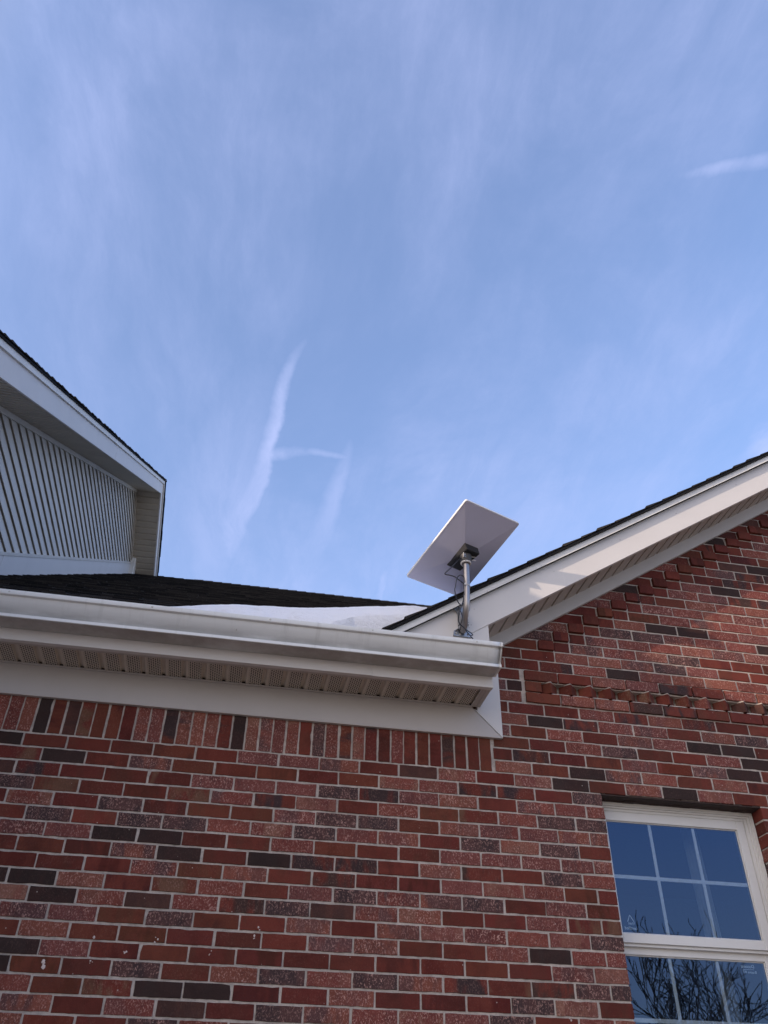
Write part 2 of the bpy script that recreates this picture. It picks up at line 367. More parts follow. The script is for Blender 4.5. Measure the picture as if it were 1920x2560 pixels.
def smoothpts(pts, k=6):
    pts = [Vector(p) for p in pts]; out_ = []
    for i in range(len(pts) - 1):
        p0 = pts[max(i - 1, 0)]; p1 = pts[i]; p2 = pts[i + 1]; p3 = pts[min(i + 2, len(pts) - 1)]
        for j in range(k):
            t = j / k
            out_.append(.5 * ((2 * p1) + (p2 - p0) * t + (2 * p0 - 5 * p1 + 4 * p2 - p3) * t * t + (3 * p1 - p0 - 3 * p2 + p3) * t ** 3))
    out_.append(pts[-1]); return out_

# ------------------------------------------------------------------ ground
GZ = -3.165
g = MB(); g.add([(-400, -400, GZ), (400, -400, GZ), (400, 400, GZ), (-400, 400, GZ)], [(0, 1, 2, 3)])
tag(g.build('ground', 'ground'), 'winter lawn with patches of snow around the house', kind='structure')

# ------------------------------------------------------------------ the house
H = empty('brick_house', (0, 0, 0), 'red brick house with white gutter, perforated eaves and black shingle roofs', 'house')
BL, BH = .2032, .0677                       # brick and course pitch
SL = .645                                   # slope of the gable rake
def zt(x): return .930 + SL * (x - 2.033)   # top of the rake fascia
RID = 6.0                                   # gable ridge
def zfr(x): return .703 + SL * (min(x, 2 * RID - x) - 2.165)     # underside of the rake frieze on the wall
XW = -1.278                                 # plane of the left wing's wall
WX0, WX1, WZT, WZB = 2.703, 3.600, -.0677, -1.4217               # window opening

REDS = [(.142, .031, .020), (.160, .034, .022), (.124, .027, .018), (.150, .039, .022), (.132, .026, .019)]
def colours(code):
    r = random.choice(REDS); j = U(.86, 1.14); c = tuple(x * j for x in r)
    if code == 'R': return c, random.choice([tuple(x * U(.45, .75) for x in c), (c[0] * .85, c[1] * 1.12, c[2] * 1.05)]), (U(0, .10), U(0, .25), U(.3, 1))
    if code == 'S':
        j = U(.85, 1.15); c = random.choice([(.205, .056, .040), (.185, .048, .037), (.215, .068, .045), (.172, .052, .043)]); c = tuple(x * j for x in c)
        c2 = random.choice([(.09, .045, .045), (.15, .05, .045), (.24, .11, .075), (.10, .055, .055), c])
        return c, c2, (U(.45, .95), U(.2, .75), U(.3, 1))
    if code == 'K': return (.098, .046, .042), (.058, .034, .034), (U(.55, .8), U(.3, .7), 1.0)
    if code == 'D': j = U(.8, 1.4); return (.034 * j, .020 * j, .0175 * j), (.045, .020, .017), (U(0, .08), .1, U(.3, 1))
    if code == 'B': return (.092 * U(.9, 1.1), .036, .027), (.06, .028, .023), (.05, .4, .8)
    if code == 'M': return c, random.choice([(.050, .028, .030), (.060, .030, .024), (.15, .070, .042), (.045, .026, .026)]), (U(.05, .25), U(.1, .4), 1.0)
    return c, c, (0, 0, 0)
def pick(): return random.choices('RSKDBM', (38, 34, 6, 7, 5, 12))[0]

SPLASH = [(0.134, -0.977), (0.376, -0.656), (0.312, -0.871), (0.573, -0.866), (0.45, -0.918), (0.664, -0.909), (0.801, -0.901), (0.996, -0.794), (1.115, -0.847), (1.219, -0.912), (0.423, -0.434), (2.397, -1.093), (0.831, -0.237), (0.991, -0.829), (0.321, -0.954)]
bk = MB()
def brick(x0, x1, z0, z1, code, y=0.0, depth=.03, vert=False, detail=True, jx=.0048, place=None, exact=False):
    """one brick with chipped, slightly crooked edges; front at y"""
    x0 += jx + U(-.0012, .0012); x1 -= jx + U(-.0012, .0012); z0 += jx + U(-.0007, .0007); z1 -= jx + U(-.0007, .0007)
    if x1 - x0 < .012 or z1 - z0 < .008: return
    c1_, c2_, par = colours(code)
    seed = R() * 50
    rot = U(-.004, .004) * (0 if exact else 1); dx = U(-.0015, .0015); dz = U(-.0012, .0012); ty = U(-.0012, .0012); tz = U(-.001, .001)
    cx, cz = (x0 + x1) / 2, (z0 + z1) / 2; w_, h_ = (x1 - x0) / 2, (z1 - z0) / 2
    pts = []
    if detail:
        nl, nh = max(3, int(w_ * 2 / .024)), max(2, int(h_ * 2 / .02)); am = .0013 if code in 'SKM' else .0009; rc = U(.0006, .0022)
        def side(ax, az, bx, bz, n):
            for i in range(n):
                t_ = i / n; q = (ax + (bx - ax) * t_, az + (bz - az) * t_)
                pts.append([q[0] + U(-am, am), q[1] + U(-am, am)])
        side(-w_ + rc, -h_, w_ - rc, -h_, nl); pts.append([w_ - rc, -h_])
        side(w_, -h_ + rc, w_, h_ - rc, nh); pts.append([w_, h_ - rc])
        side(w_ - rc, h_, -w_ + rc, h_, nl); pts.append([-w_ + rc, h_])
        side(-w_, h_ - rc, -w_, -h_ + rc, nh); pts.append([-w_, -h_ + rc])
        if R() < .22:      # a chipped corner or edge
            k = random.randrange(len(pts)); q = U(.002, .005)
            for kk in (k, (k + 1) % len(pts)): pts[kk][0] -= math.copysign(q, pts[kk][0]); pts[kk][1] -= math.copysign(q * .6, pts[kk][1])
    else: pts = [[-w_, -h_], [w_, -h_], [w_, h_], [-w_, h_]]
    n = len(pts); vs = []; uv = []
    bev = .0013 if detail else .0015
    for lev in range(3):
        k = 1 - (bev / min(w_, h_) if lev == 2 else 0); yy = {0: y + depth, 1: y + bev * .9, 2: y}[lev]
        kx = 1 - (bev / w_ if lev == 2 else 0); kz = 1 - (bev / h_ if lev == 2 else 0)
        for a, b in pts:
            a2, b2 = a * kx, b * kz
            X_, Z_ = cx + dx + a2 - b2 * rot, cz + dz + b2 + a2 * rot
            Y_ = yy + (ty * a / w_ + tz * b / h_) * (1 if lev else 0)
            vs.append((X_, Y_, Z_) if place is None else place(X_, Y_, Z_))
            uu, vv = (a / w_ * .5 + .5), (b / h_ * .5 + .5)
            if vert: uu, vv = vv, uu
            uv.append((uu + seed, vv * .33 + seed, seed))
    fs = [tuple(range(2 * n, 3 * n))] + [(l * n + i, l * n + (i + 1) % n, (l + 1) * n + (i + 1) % n, (l + 1) * n + i) for l in (0, 1) for i in range(n)]
    bk.add(vs, fs, bco=uv, bcol=[c1_ + (1,)] * len(vs), bcol2=[c2_ + (1,)] * len(vs), bpar=[par + (1,)] * len(vs))

# tones read off the wall, course by course (even courses start on the grid, odd ones half a brick back)
ROWS = {0: (-2, 'DRRRRRSSSRBSRSDRSDSR'), 1: (-1, 'MDRSRRRRRSSMMR'), 2: (-2, 'BMRRMSSSKMSSRSSR'), 3: (-1, 'KMRRMSMSRSRMSKK'),
 4: (-2, 'RSRKRRRSKKRSSSSB'), 5: (-1, 'RKRKKSSKSSRKSKR'), 6: (-1, 'SSDDRRSRRRSSSSB'), 7: (-1, 'RRRSDRDMMRSMRKS'), 8: (-1, 'RRRSRSRMRRSSSRR'),
 9: (-1, 'DDSRMSRSKSSKRSR'), 10: (-1, 'SDSBSMKBSSRRSMR'), 11: (0, 'SSRKRRSRSSSSSK'), 12: (-1, 'RSRRRRRSSRRSDSR'), 13: (0, 'DSRRRRRRRRRRSS'),
 14: (-1, 'DRRKRSKSKSMMMKR'), 15: (0, 'SRMDDRRSRRRKSR'), 16: (0, 'SRSBRKSSSSKRSR'), 17: (0, 'SRRKSRSSRSRSRS'),
 -1: (11, 'SRDSSRSR'), -2: (11, 'MRRSRSDR'), -3: (11, 'RRSKRRSD'), -4: (11, 'RSRSSDDR'), -5: (11, 'SDMSSRSK'), -6: (10, 'RRRSMSMRR'),
 -7: (11, 'SRSSMMRR'), -9: (11, 'RRRSSMMSS'), -10: (11, 'RMSDSSSS'), -11: (11, 'RRSSSKSR'), -12: (12, 'RSSSKRRR'), -13: (13, 'RSSSSSSS'),
 -14: (13, 'RKKSSSDR'), -15: (14, 'RSDDSSSR'), -16: (14, 'RRSSSSSR'), -17: (15, 'RSSSSSRS'), -18: (15, 'MRSSSS'), -19: (16, 'BSSMMS'), -20: (16, 'RSDSS'),
 -21: (17, 'RRMRR'), -22: (17, 'RSMMS'), -23: (18, 'RBDR'), -24: (18, 'RRRS'), -25: (19, 'RSS')}
SOLD = 'RSSSDRBMRRRSSMSSSMDSSSSRKSMSMRSRRRMRRR'
XR_END = 9.9
def zwall_top(x): return zfr(x) + .05
for c in range(-48, 47):
    z1 = -c * BH; z0 = z1 - BH; zm = (z0 + z1) / 2
    odd = c % 2
    st, codes = ROWS.get(c, (99, ''))
    k = -7
    while True:
        xl = (k - (.5 if odd else 0)) * BL; xr = xl + BL
        if xl > XR_END: break
        code = codes[k - st] if 0 <= k - st < len(codes) else pick()
        k += 1
        segs = [(xl, xr, 0.0, .03)]
        if xr <= XW: continue
        # under the left eave the wall stops at the frieze; soldiers fill the top three courses
        sx1 = 10.47 * BL
        if c < 0:
            if c >= -3:
                if xr <= sx1 + .06: continue
                if xl < sx1: segs = [(sx1, xr, 0, .03)]
            else:
                if xr <= 2.10: continue
        # gable top
        if c < -8 and zm > zwall_top((xl + xr) / 2) + .03: continue
        # stepped projecting headers and the corbel line under the rake
        if c <= -12:
            n_ = -12 - c; hx = (12 + .5 * n_) * BL
            if hx < RID + .4:
                if xr <= hx + .01: pass
                elif abs(xl - hx) < .02: segs = [(xl, xl + BL / 2, -.016, .05), (xl + BL / 2, xr, 0, .03)]
                elif abs(xr - hx - BL / 2) < .02 or (xl < hx < xr): segs = [(xl, hx, 0, .03), (hx, hx + BL / 2, -.016, .05)] if xl < hx - .01 else segs
        if c in (-7, -8, -9):
            if c == -8:
                if xl > 11.4 * BL: continue
                segs = [(xl, min(xr, 11.45 * BL), 0, .03)]
            elif xl >= 11.45 * BL: segs = [(xl, xr, -.009, .04)]
            else: segs = [(xl, min(xr, 11.42 * BL), 0, .03)]
        # window opening
        if 0 < c <= 20:
            ns = []
            for (a, b, y_, d_) in segs:
                if not odd and abs(a - 12 * BL) < .01: ns += [(a, 2.607, y_, .03)] + ([(2.607, WX0 + .005, y_, .088)] if c > 0 else []); continue
                if b <= WX0 - .02 or a >= WX1 + .02: ns.append((a, b, y_, .03)); continue
                if a < WX0 - .04:
                    if odd or c == 1: ns.append((a, WX0 + .005, y_, .088))
                    
                if b > WX1 + .04: ns.append((WX1 - .005, b, y_, .088))
            segs = ns
        for (a, b, y_, d_) in segs:
            if b < a + .03: continue
            vis = (-.6 < a < 4.4) and zm > -1.6
            brick(a, b, z0, z1, code if b - a > .12 or codes == '' or code in 'SK' and (0 < c) else ('R' if code != 'M' else 'M'), y=y_, depth=d_, detail=vis)
# half header of the dog-tooth course
brick(11.5 * BL, 12.0 * BL, 7 * BH + BH * 0, 8 * BH, 'R', y=-.009, depth=.04)
# soldier course
xs = 10.45 * BL; i = len(SOLD) - 1
while xs > XW:
    brick(xs - BH, xs, 0, 3 * BH, SOLD[i] if i >= 0 else pick(), vert=True); xs -= BH; i -= 1
# dog-tooth course: bricks laid at 45 degrees in a recess, arris flush with the wall
DTP = .1172; dt_m = MB(); xd = 12.0 * BL + .050; q = 0; DT = 'RRRRMMRMSRBBRSRM'
c45 = math.cos(math.pi / 4)
while xd < 9.6:
    ya = -.019 + U(-.002, .002)
    def faceA(X, Y, Z, xd=xd, ya=ya): return (xd - X * c45 + Y * c45, ya + X * c45 + Y * c45, Z)
    def faceB(X, Y, Z, xd=xd, ya=ya): return (xd + X * c45 - Y * c45, ya + X * c45 + Y * c45, Z)
    for fn in (faceA, faceB): brick(-.0045, .0800, 7 * BH - .003, 8 * BH + .001, DT[q % 16], depth=.05, place=fn, exact=True)
    # bed joint squeezed out along the top of the tooth
    t_ = U(.003, .005); z8 = 8 * BH
    dt_m.prism([(xd - .056, ya + .058), (xd, ya + .0015), (xd + .056, ya + .058)], 'z', z8 - .0065, z8 + .003)
    # mortar left in the notch between two teeth
    xg = xd + DTP / 2; h = U(.016, .026); w_ = U(.046, .056); b0 = 7 * BH - .003
    dt_m.add([(xg - w_, -.004, b0), (xg + w_, -.004, b0), (xg + U(-.006, .006), .030, b0 + h), (xg - w_, .04, b0), (xg + w_, .04, b0), (xg - w_, -.004, b0 + .005), (xg + w_, -.004, b0 + .005)],
             [(0, 1, 6, 5), (5, 6, 2), (5, 2, 3), (6, 4, 2), (0, 5, 3), (1, 4, 6)])
    xd += DTP; q += 1
dt_m.build('notch_mortar', 'mortar', H)
wall_o = bk.build('wall', 'brick', H, loc=(0, 0, 0))
tag(wall_o, 'red multi-tone brick wall with soldier course and stepped projecting headers')
# mortar splashes and droppings stuck to the face of the lower courses
SPM = painted('splash', (.62, .52, .48), .9, .4)
for k_, (x, z) in enumerate(SPLASH):
    if k_ in (1, 5, 8, 9, 10, 12): continue
    sp_ = MB()
    for _ in range(random.choice((2, 3, 4)) + (3 if k_ == 0 else 0)):
        r_ = U(.0015, .005) * (1.9 if k_ == 0 else 1); ox, oz = x + U(-.009, .009), z + U(-.012, .010); nn_ = 9
        ring_ = [(ox + math.cos(6.283 * i / nn_) * r_ * U(.7, 1.2), -.0012, oz + math.sin(6.283 * i / nn_) * r_ * U(.7, 1.3)) for i in range(nn_)]
        sp_.add(ring_ + [(ox, -.0032, oz)] + [(a, .001, c_) for a, _b, c_ in ring_], [(i, (i + 1) % nn_, nn_) for i in range(nn_)] + [(i + nn_ + 1, (i + 1) % nn_ + nn_ + 1, (i + 1) % nn_, i) for i in range(nn_)])
    sp_.build('mortar_splash', SPM, H)
# mortar bed behind and between the bricks
mo = MB()
y0, y1 = .0045, .087
mo.box((XW, y0, GZ), (WX0 - .004, y1, .20)); mo.box((WX1 + .004, y0, GZ), (XR_END, y1, .20))
mo.box((WX0 - .0045, y0 + .0003, GZ), (WX1 + .0045, y1 - .0003, WZB)); mo.box((WX0 - .0045, y0 + .0003, WZT + .004), (WX1 + .0045, y1 - .0003, .2003))
zr = zfr(RID) + .05
xa_, xb_, z7, z8_ = 12 * BL - .008, 9.8, 7 * BH - .002, 8 * BH - .002
mo.box((2.06, y0 + .0002, .199), (9.9, y1 - .001, z7)); mo.box((2.06, y0 + .0002, z7), (xa_, y1 - .001, z8_)); mo.box((xa_, .048, z7 - .001), (9.9, y1 - .0015, z8_ + .001))
mo.prism([(2.06, z8_), (9.9, z8_), (9.9, zfr(9.9) + .05), (RID, zr), (2.06, zfr(2.06) + .05)], 'y', y0 + .0002, y1 - .001)
mo.box((XW, y0 + .0007, .19), (2.07, y1 - .002, .36))
mo.build('mortar', 'mortar', H)

# --- frieze boards on the wall
fz = MB()
ZB, ZS = .178, .342
fz.prism([(XW, ZB), (2.181, ZB), (2.0285, .3305), (2.02, .348), (XW, .348)], 'y', -.020, .012)
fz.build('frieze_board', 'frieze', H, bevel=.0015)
fz = MB()
fz.prism([(2.183, ZB + .001), (2.183, zfr(2.183) + .10), (2.05, zfr(2.05) + .10), (2.05, .322), (2.0305, .3315)], 'y', -.022, .012)
fz.build('frieze_board', 'white', H, bevel=.0015)
fz = MB()
for (xa, xb) in ((2.06, RID), (2 * RID - 2.06, RID)):
    s_ = 1 if xb > xa else -1
    pa, pb = (xa, zfr(xa)), (xb - s_ * .001, zfr(xb))
    fz.prism([pa, pb, (pb[0], pb[1] + .11), (pa[0], pa[1] + .11)], 'y', -.0245, .011)
o = fz.build('frieze_board', painted('rake frieze', (.58, .56, .54), .55, .12), H, bevel=.0015); tag(o, 'sloping grey-white frieze board under the rake')
# --- eave fascia, in two lengths with a lap
fa = MB()
fa.prism([(-.265, ZS), (-.236, ZS), (-.236, ZS + .003), (-.245, ZS + .003), (-.245, .52), (-.265, .52)], 'x', XW, 1.436)
fa.build('fascia', 'white', H, bevel=.001)
fa = MB(); fa.prism([(-.2675, ZS - .003), (-.2375, ZS - .003), (-.2375, ZS + .002), (-.247, ZS + .002), (-.247, .52), (-.2675, .52)], 'x', 1.434, 2.068)
fa.build('fascia', 'white', H, bevel=.001)
# --- cornice return: flat panel that closes the box under the rake
pn = MB()
pn.prism([(1.25, .50), (2.0665, .3435), (2.0665, .7165), (1.62, .43)], 'y', -.2635, -.24)
pn.prism([(-.2630, ZS), (-.021, ZS), (-.021, .735), (-.2630, .7165)], 'x', 2.04, 2.066)
pn.build('return_panel', 'white', H, bevel=.001)
# --- perforated eave soffit with V grooves
sf = MB(); P4 = .1016
x = math.floor(XW / P4) * P4
while x < 2.04:
    pr = [(x, ZS + .004), (x + .072, ZS + .004), (x + .078, ZS + .016), (x + .091, ZS + .016), (x + .0965, ZS + .004), (x + P4, ZS + .004)]
    pr = [(min(max(a, XW), 2.042), b) for a, b in pr]
    sf.sheet(pr, lambda p_, e: (p_[0], -.24 if e == 0 else -.012, p_[1])); x += P4
sf.build('soffit', 'perf', H)
sr = MB()
sr.box((XW, -.2365, ZS + .0005), (2.05, -.213 - .004, ZS + .005))                     # return under the fascia
sr.prism([(2.018, ZS - .001), (2.066, ZS - .001), (2.066, ZS + .006), (2.018, ZS + .006)], 'y', -.236, -.0235)
sr.box((2.0425, -.236, ZS - .0035), (2.0445, -.024, ZS + .002))
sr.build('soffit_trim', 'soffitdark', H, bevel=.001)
sr = MB(); sr.box((XW, -.034, ZS - .004), (2.02, -.0205, ZS + .003)); sr.box((2.012, -.2365, ZS - .003), (2.020, -.022, ZS + .003)); sr.build('soffit_channel', 'frieze', H, bevel=.001)
# near-black sheets colour in the attic shade behind the grooves
da = MB(); da.box((XW, -.0215, ZS + .003), (2.03, -.012, ZS + .02)); da.box((XW, -.24, ZS + .030), (2.05, -.03, ZS + .034)); da.build('soffit_shade', 'dark', H)
# --- gutter
GP = [(-.268, .505), (-.268, .401), (-.3755, .400), (-.3785, .4025), (-.3785, .4175), (-.3720, .4215), (-.3735, .430), (-.379, .440), (-.388, .4535), (-.398, .467), (-.4065, .480), (-.411, .4925),
      (-.4255, .4955), (-.4275, .4985), (-.4275, .5185), (-.4245, .5205), (-.418, .5195), (-.418, .512)]
gt = MB(); NX = 60; vs = []; ng = len(GP)
for j in range(NX + 1):
    xa = XW + (2.078 - XW) * j / NX
    sa = .0010 * math.sin(xa * 3.1) + .0006 * math.sin(xa * 7.7)
    vs += [(xa, a + sa, b_ + sa * .5) for a, b_ in GP]
gt.add(vs, [(j * ng + i, j * ng + i + 1, (j + 1) * ng + i + 1, (j + 1) * ng + i) for j in range(NX) for i in range(ng - 1)])
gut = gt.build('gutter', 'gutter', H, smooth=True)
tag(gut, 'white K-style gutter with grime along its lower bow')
gm = gut.modifiers.new('t', 'SOLIDIFY'); gm.thickness = .0012; gm.offset = 1
ec = MB(); ec.prism([(a, b) for a, b in GP[1:15]] + [(-.268, .5185)], 'x', 2.0775, 2.0795); ec.prism([(a - .002, b - .0015) for a, b in GP[1:16]] + [(-.424, .516)] + [(a + .003, b + .002) for a, b in GP[14:0:-1]], 'x', 2.072, 2.083)
ec.build('end_cap', 'trimwhite', gut)
for x in (-.35, .316, .889, 1.403, 1.946):
    s_ = MB(); s_.tube([(x, -.4270, .5075), (x, -.4292, .5075), (x, -.4302, .5075)], [.0052, .0050, .0028], 10); s_.build('screw', 'screw', gut, smooth=False)
s_ = MB(); s_.box((.729, -.3915, .447), (.7315, -.3885, .455)); s_.build('weep_mark', 'nail', gut)

# --- rake fascia with its trim, plus the overlap seams
def rake(xa, xb, lo, hi, ya, yb):
    return [(xa, zt2(xa) + lo), (xb, zt2(xb) + lo), (xb, zt2(xb) + hi), (xa, zt2(xa) + hi)]
def zt2(x): return zt(min(x, 2 * RID - x))
rk = MB()
rk.prism([(1.428, .4995), (1.735, .5005), (2.548, zt2(2.548) - .238), (2.533, zt2(2.533) - .04)], 'y', -.2685, -.245)
rk.build('rake_fascia', 'white', H, bevel=.001)
rk = MB()
rk.prism([(2.5465, zt2(2.5465) - .2375), (RID, zt2(RID) - .2375), (RID, zt2(RID) - .04), (2.5315, zt2(2.5315) - .04)], 'y', -.2675, -.245)
rk.prism(rake(RID, 2 * RID - 1.2, -.238, -.04, 0, 0), 'y', -.2675, -.245)
rk.build('rake_fascia', 'white', H, bevel=.001)
for (xa, xb, e) in ((1.385, 3.98, 0), (3.972, RID, .0015), (RID, 2 * RID - 1.2, 0)):
    tr_ = MB(); tr_.prism(rake(xa, xb, -.046, .002, 0, 0), 'y', -.2990 - e, -.2970 - e); tr_.prism(rake(xa, xb, -.001, .0015, 0, 0), 'y', -.2967, -.2650); tr_.build('rake_trim', 'trimwhite', H, bevel=.002)
nl = MB()
for k in range(12):
    x = 2.05 + k * .33 + U(-.03, .03)
    nl.tube([(x, -.2987, zt2(x) - .040), (x, -.3015, zt2(x) - .040)], .0019, 6)
for k in range(9):
    x = 2.02 + k * .45 + U(-.06, .06)
    nl.tube([(x, -.2675, zt2(x) - .10), (x, -.2700, zt2(x) - .10)], .0018, 6)
nl.build('nail_heads', 'nail', H)['kind'] = 'stuff'
# --- rake soffit: plain boards laid across
rs = MB()
def zs(x): xx = min(x, 2 * RID - x); return .730 + SL * (xx - 2.079)
x = 2.04; st_ = P4 / math.sqrt(1 + SL * SL)
while x < RID:
    for (a, b, h0, h1) in ((0, .80, 0, 0), (.80, .83, 0, .013), (.83, .94, .013, .013), (.94, 1.0, .013, 0)):
        xa, xb = x + st_ * a, x + st_ * b
        rs.add([(xa, -.25, zs(xa) + h0), (xb, -.25, zs(xb) + h1), (xb, -.005, zs(xb) + h1 + .004), (xa, -.005, zs(xa) + h0 + .004)], [(0, 1, 2, 3)])
    x += st_
rs.add([(RID, -.25, zs(RID)), (9.9, -.25, zs(9.9)), (9.9, 0, zs(9.9)), (RID, 0, zs(RID))], [(0, 1, 2, 3)])
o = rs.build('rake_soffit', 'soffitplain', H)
tb = MB(); tb.prism([(2.06, zs(2.06) - .006), (RID, zs(RID) - .006), (RID, zs(RID) + .002), (2.06, zs(2.06) + .002)], 'y', -.2670, -.232); tb.build('soffit_trim', 'soffitdark', H, bevel=.001)

# --- shingled roofs
def roof(name, org, ud, vd, ulen, vlen, expo=.142, fine=True, thick=.014, jit=.006, clip=None, parent=H, u0=0.0, label=None):
    ud = Vector(ud).normalized(); vd = Vector(vd).normalized(); nd = ud.cross(vd).normalized()
    if nd.z < 0: nd = -nd
    org = Vector(org); b = MB()
    # deck
    P_ = lambda u, v, h: org + ud * u + vd * v + nd * h
    pl = [(u0 + .004, .004), (ulen, .004), (ulen, vlen), (u0 + .004, vlen)]
    if clip:
        vq = .004
        while clip(vq) < ulen and vq < vlen: vq += .02
        pl = [(u0 + .004, .004), (clip(.004), .004), (ulen, vq), (ulen, vlen), (u0 + .004, vlen)]
    n = len(pl)
    b.add([P_(u, v, -.016) for u, v in pl] + [P_(u, v, -.001) for u, v in pl], [tuple(range(n - 1, -1, -1)), tuple(range(n, 2 * n))] + [(i, (i + 1) % n, n + (i + 1) % n, n + i) for i in range(n)], tone=[(0, 0, 0, 1)] * (2 * n))
    rows = int(vlen / expo) + 1
    for r_ in range(rows):
        v0 = r_ * expo; v1 = min(v0 + expo + .02, vlen); u = u0 - U(0, jit); first = True
        end = ulen if clip is None else min(ulen, clip(v0))
        while u < end:
            wd = U(.09, .26) if fine else .9; ue = min(u + wd, end)
            h = thick * (U(.62, .72) if R() < .5 else U(.95, 1.12)) + .001
            tn = U(0, 1); va = v0 + U(-.003, .003)
            b.add([P_(u, va, -.001), P_(ue, va, -.001), P_(u, va, h), P_(ue, va, h), P_(u, v1, .0035), P_(ue, v1, .0035)],
                  [(0, 1, 3, 2), (2, 3, 5, 4), (0, 2, 4), (1, 5, 3)], tone=[(tn, tn, tn, 1)] * 6)
            u = ue + .0015
    o_ = b.build(name, 'shingle', parent)
    if label: tag(o_, label)
    return o_
SM = .664; RY0, RZ0 = -.30, .535           # main slope over the gutter
def zroof(y): return RZ0 + SM * (y - RY0)
RIDY = 8.15
roof('roof', (XW, RY0, RZ0), (1, 0, 0), (0, 1, SM), 5.6 - XW, (RIDY - RY0) * math.sqrt(1 + SM * SM), clip=lambda v: 1.43 + 1.03 * v / math.sqrt(1 + SM * SM) + .06 - XW, label='black shingle slope above the white gutter')
# ridge caps, overlapping
rc = MB(); x = XW; zr_ = zroof(RIDY)
while x < 5.6:
    L = .16 + U(-.004, .004); hh = .024 if x > -.40 else .006; hh += U(-.001, .002)
    rc.add([(x, RIDY - .15, zr_ - .15 * SM + .004), (x + L, RIDY - .15, zr_ - .15 * SM + .004), (x, RIDY, zr_ + hh), (x + L, RIDY, zr_ + hh + .010), (x, RIDY + .15, zr_ - .1), (x + L, RIDY + .15, zr_ - .1), (x, RIDY - .15, zr_ - .15 * SM + .014), (x + L, RIDY - .15, zr_ - .15 * SM + .026)],
           [(6, 7, 3, 2), (2, 3, 5, 4), (0, 1, 7, 6), (0, 6, 2), (1, 3, 7)], tone=[(.3, .3, .3, 1)] * 8)
    x += L
rc.build('ridge_cap', 'shingle', H)
roof('roof', (XW, 2 * RIDY - RY0, RZ0), (1, 0, 0), (0, -1, SM), 11, (RIDY - RY0) * math.sqrt(1 + SM * SM), fine=False, expo=.3)
gl_ = (RID - 1.36) * math.sqrt(1 + SL * SL)
roof('gable_roof', (1.36, -.318, zt(1.36) + .013), (0, 1, 0), (1, 0, SL), 8.3, gl_, thick=.014, jit=.003, label='black shingle slope of the right-hand gable, seen edge on')
roof('gable_roof', (2 * RID - 1.36, -.312, zt(1.36) + .006), (0, 1, 0), (-1, 0, SL), 8.3, gl_, fine=False, thick=.017)
# --- the left wing: siding wall, rake, soffit, roof
APY, APZ, WS = 6.46, 6.60, .672            # foot of the gable point on the wall, slope
XF = -.89                                  # plane of its rake fascia
def zwr(y): return APZ - WS * abs(y - APY) # soffit line
YEAV = -2.35
sd_ = MB(); RH = .127; z = GZ
while z < APZ:
    ztop = z + RH
    def lim(zz):
        ya = APY - (APZ - zz) / WS; yb = APY + (APZ - zz) / WS
        ya = max(ya, YEAV)
        zb = (zz - .20 - RZ0) / SM + RY0
        yb2 = zb if zz > .50 else .02
        return ya, min(yb, yb2, 7.495)
    dz_ = .016 if int(round((z - GZ) / RH)) % 2 else .011
    prof = [(z - .003, .001), (z - .003, -.008), (z + .018, -.008), (z + .018, .0135), (z, .0140), (z + .0003, .0180), (z + .003, .0186), (z + .070, .0100), (ztop - .003, .0012)]
    if dz_ < .012: prof[4] = (z, .0115)
    for (za, xa), (zb_, xb_) in zip(prof[:-1], prof[1:]):
        a0, a1 = lim(za); b0, b1 = lim(zb_)
        if a1 - a0 < .005 and b1 - b0 < .005: continue
        a1 = max(a1, a0 + .0001); b1 = max(b1, b0 + .0001)
        sd_.add([(XW + xa, a0, za), (XW + xa, a1, za), (XW + xb_, b1, zb_), (XW + xb_, b0, zb_)], [(0, 1, 2, 3)])
    z = ztop
sd_.prism([(YEAV, GZ), (7.5, GZ), (7.5, zwr(7.5)), (APY, APZ + .05), (YEAV, zwr(YEAV))], 'x', XW - .15, XW - .016)
sd_.prism([(XW - 8, GZ), (XW - .001, GZ), (XW - .001, zwr(YEAV)), (XW - 8, zwr(YEAV))], 'y', YEAV - .02, YEAV + .1)
tag(sd_.build('siding', 'siding', H), 'pale horizontal vinyl siding on the side wall of the wing')
bt = MB()
def zr2(y): return zroof(y)
for (a, b, e) in ((.0, 1.93, 0), (1.935, 4.0, .001), (4.0, 7.50, 0)):
    bt.prism([(a, zr2(a) - .05), (b, zr2(b) - .05), (b, zr2(b) + .205), (a, zr2(a) + .205)], 'x', XW + .003, XW + .026 + e)
bt.build('base_trim', 'white', H, bevel=.001)
bt = MB()
for (a, b) in ((.0, APY + .9),):
    bt.prism([(a, zr2(a) + .205), (b, zr2(b) + .205), (b, zr2(b) + .24), (a, zr2(a) + .24)], 'x', XW + .003, XW + .034)
for s_, a, b in ((1, YEAV, APY), (-1, APY, 7.45)):
    bt.prism([(a, zwr(a) - .052), (b, zwr(b) - .052), (b, zwr(b) + .01), (a, zwr(a) + .01)], 'x', XW + .003, XW + .030 + .0005 * s_)
bt.build('siding_channel', 'siding', H, bevel=.001)
sp = MB(); sp.prism([(7.40, zr2(7.4)), (7.58, zr2(7.58)), (7.58, 5.98), (7.40, 5.98)], 'x', XW + .004, XW + .09); sp.build('downspout', 'trimwhite', H, bevel=.01)
ss = MB(); Lw = P4 / math.sqrt(1 + WS * WS)
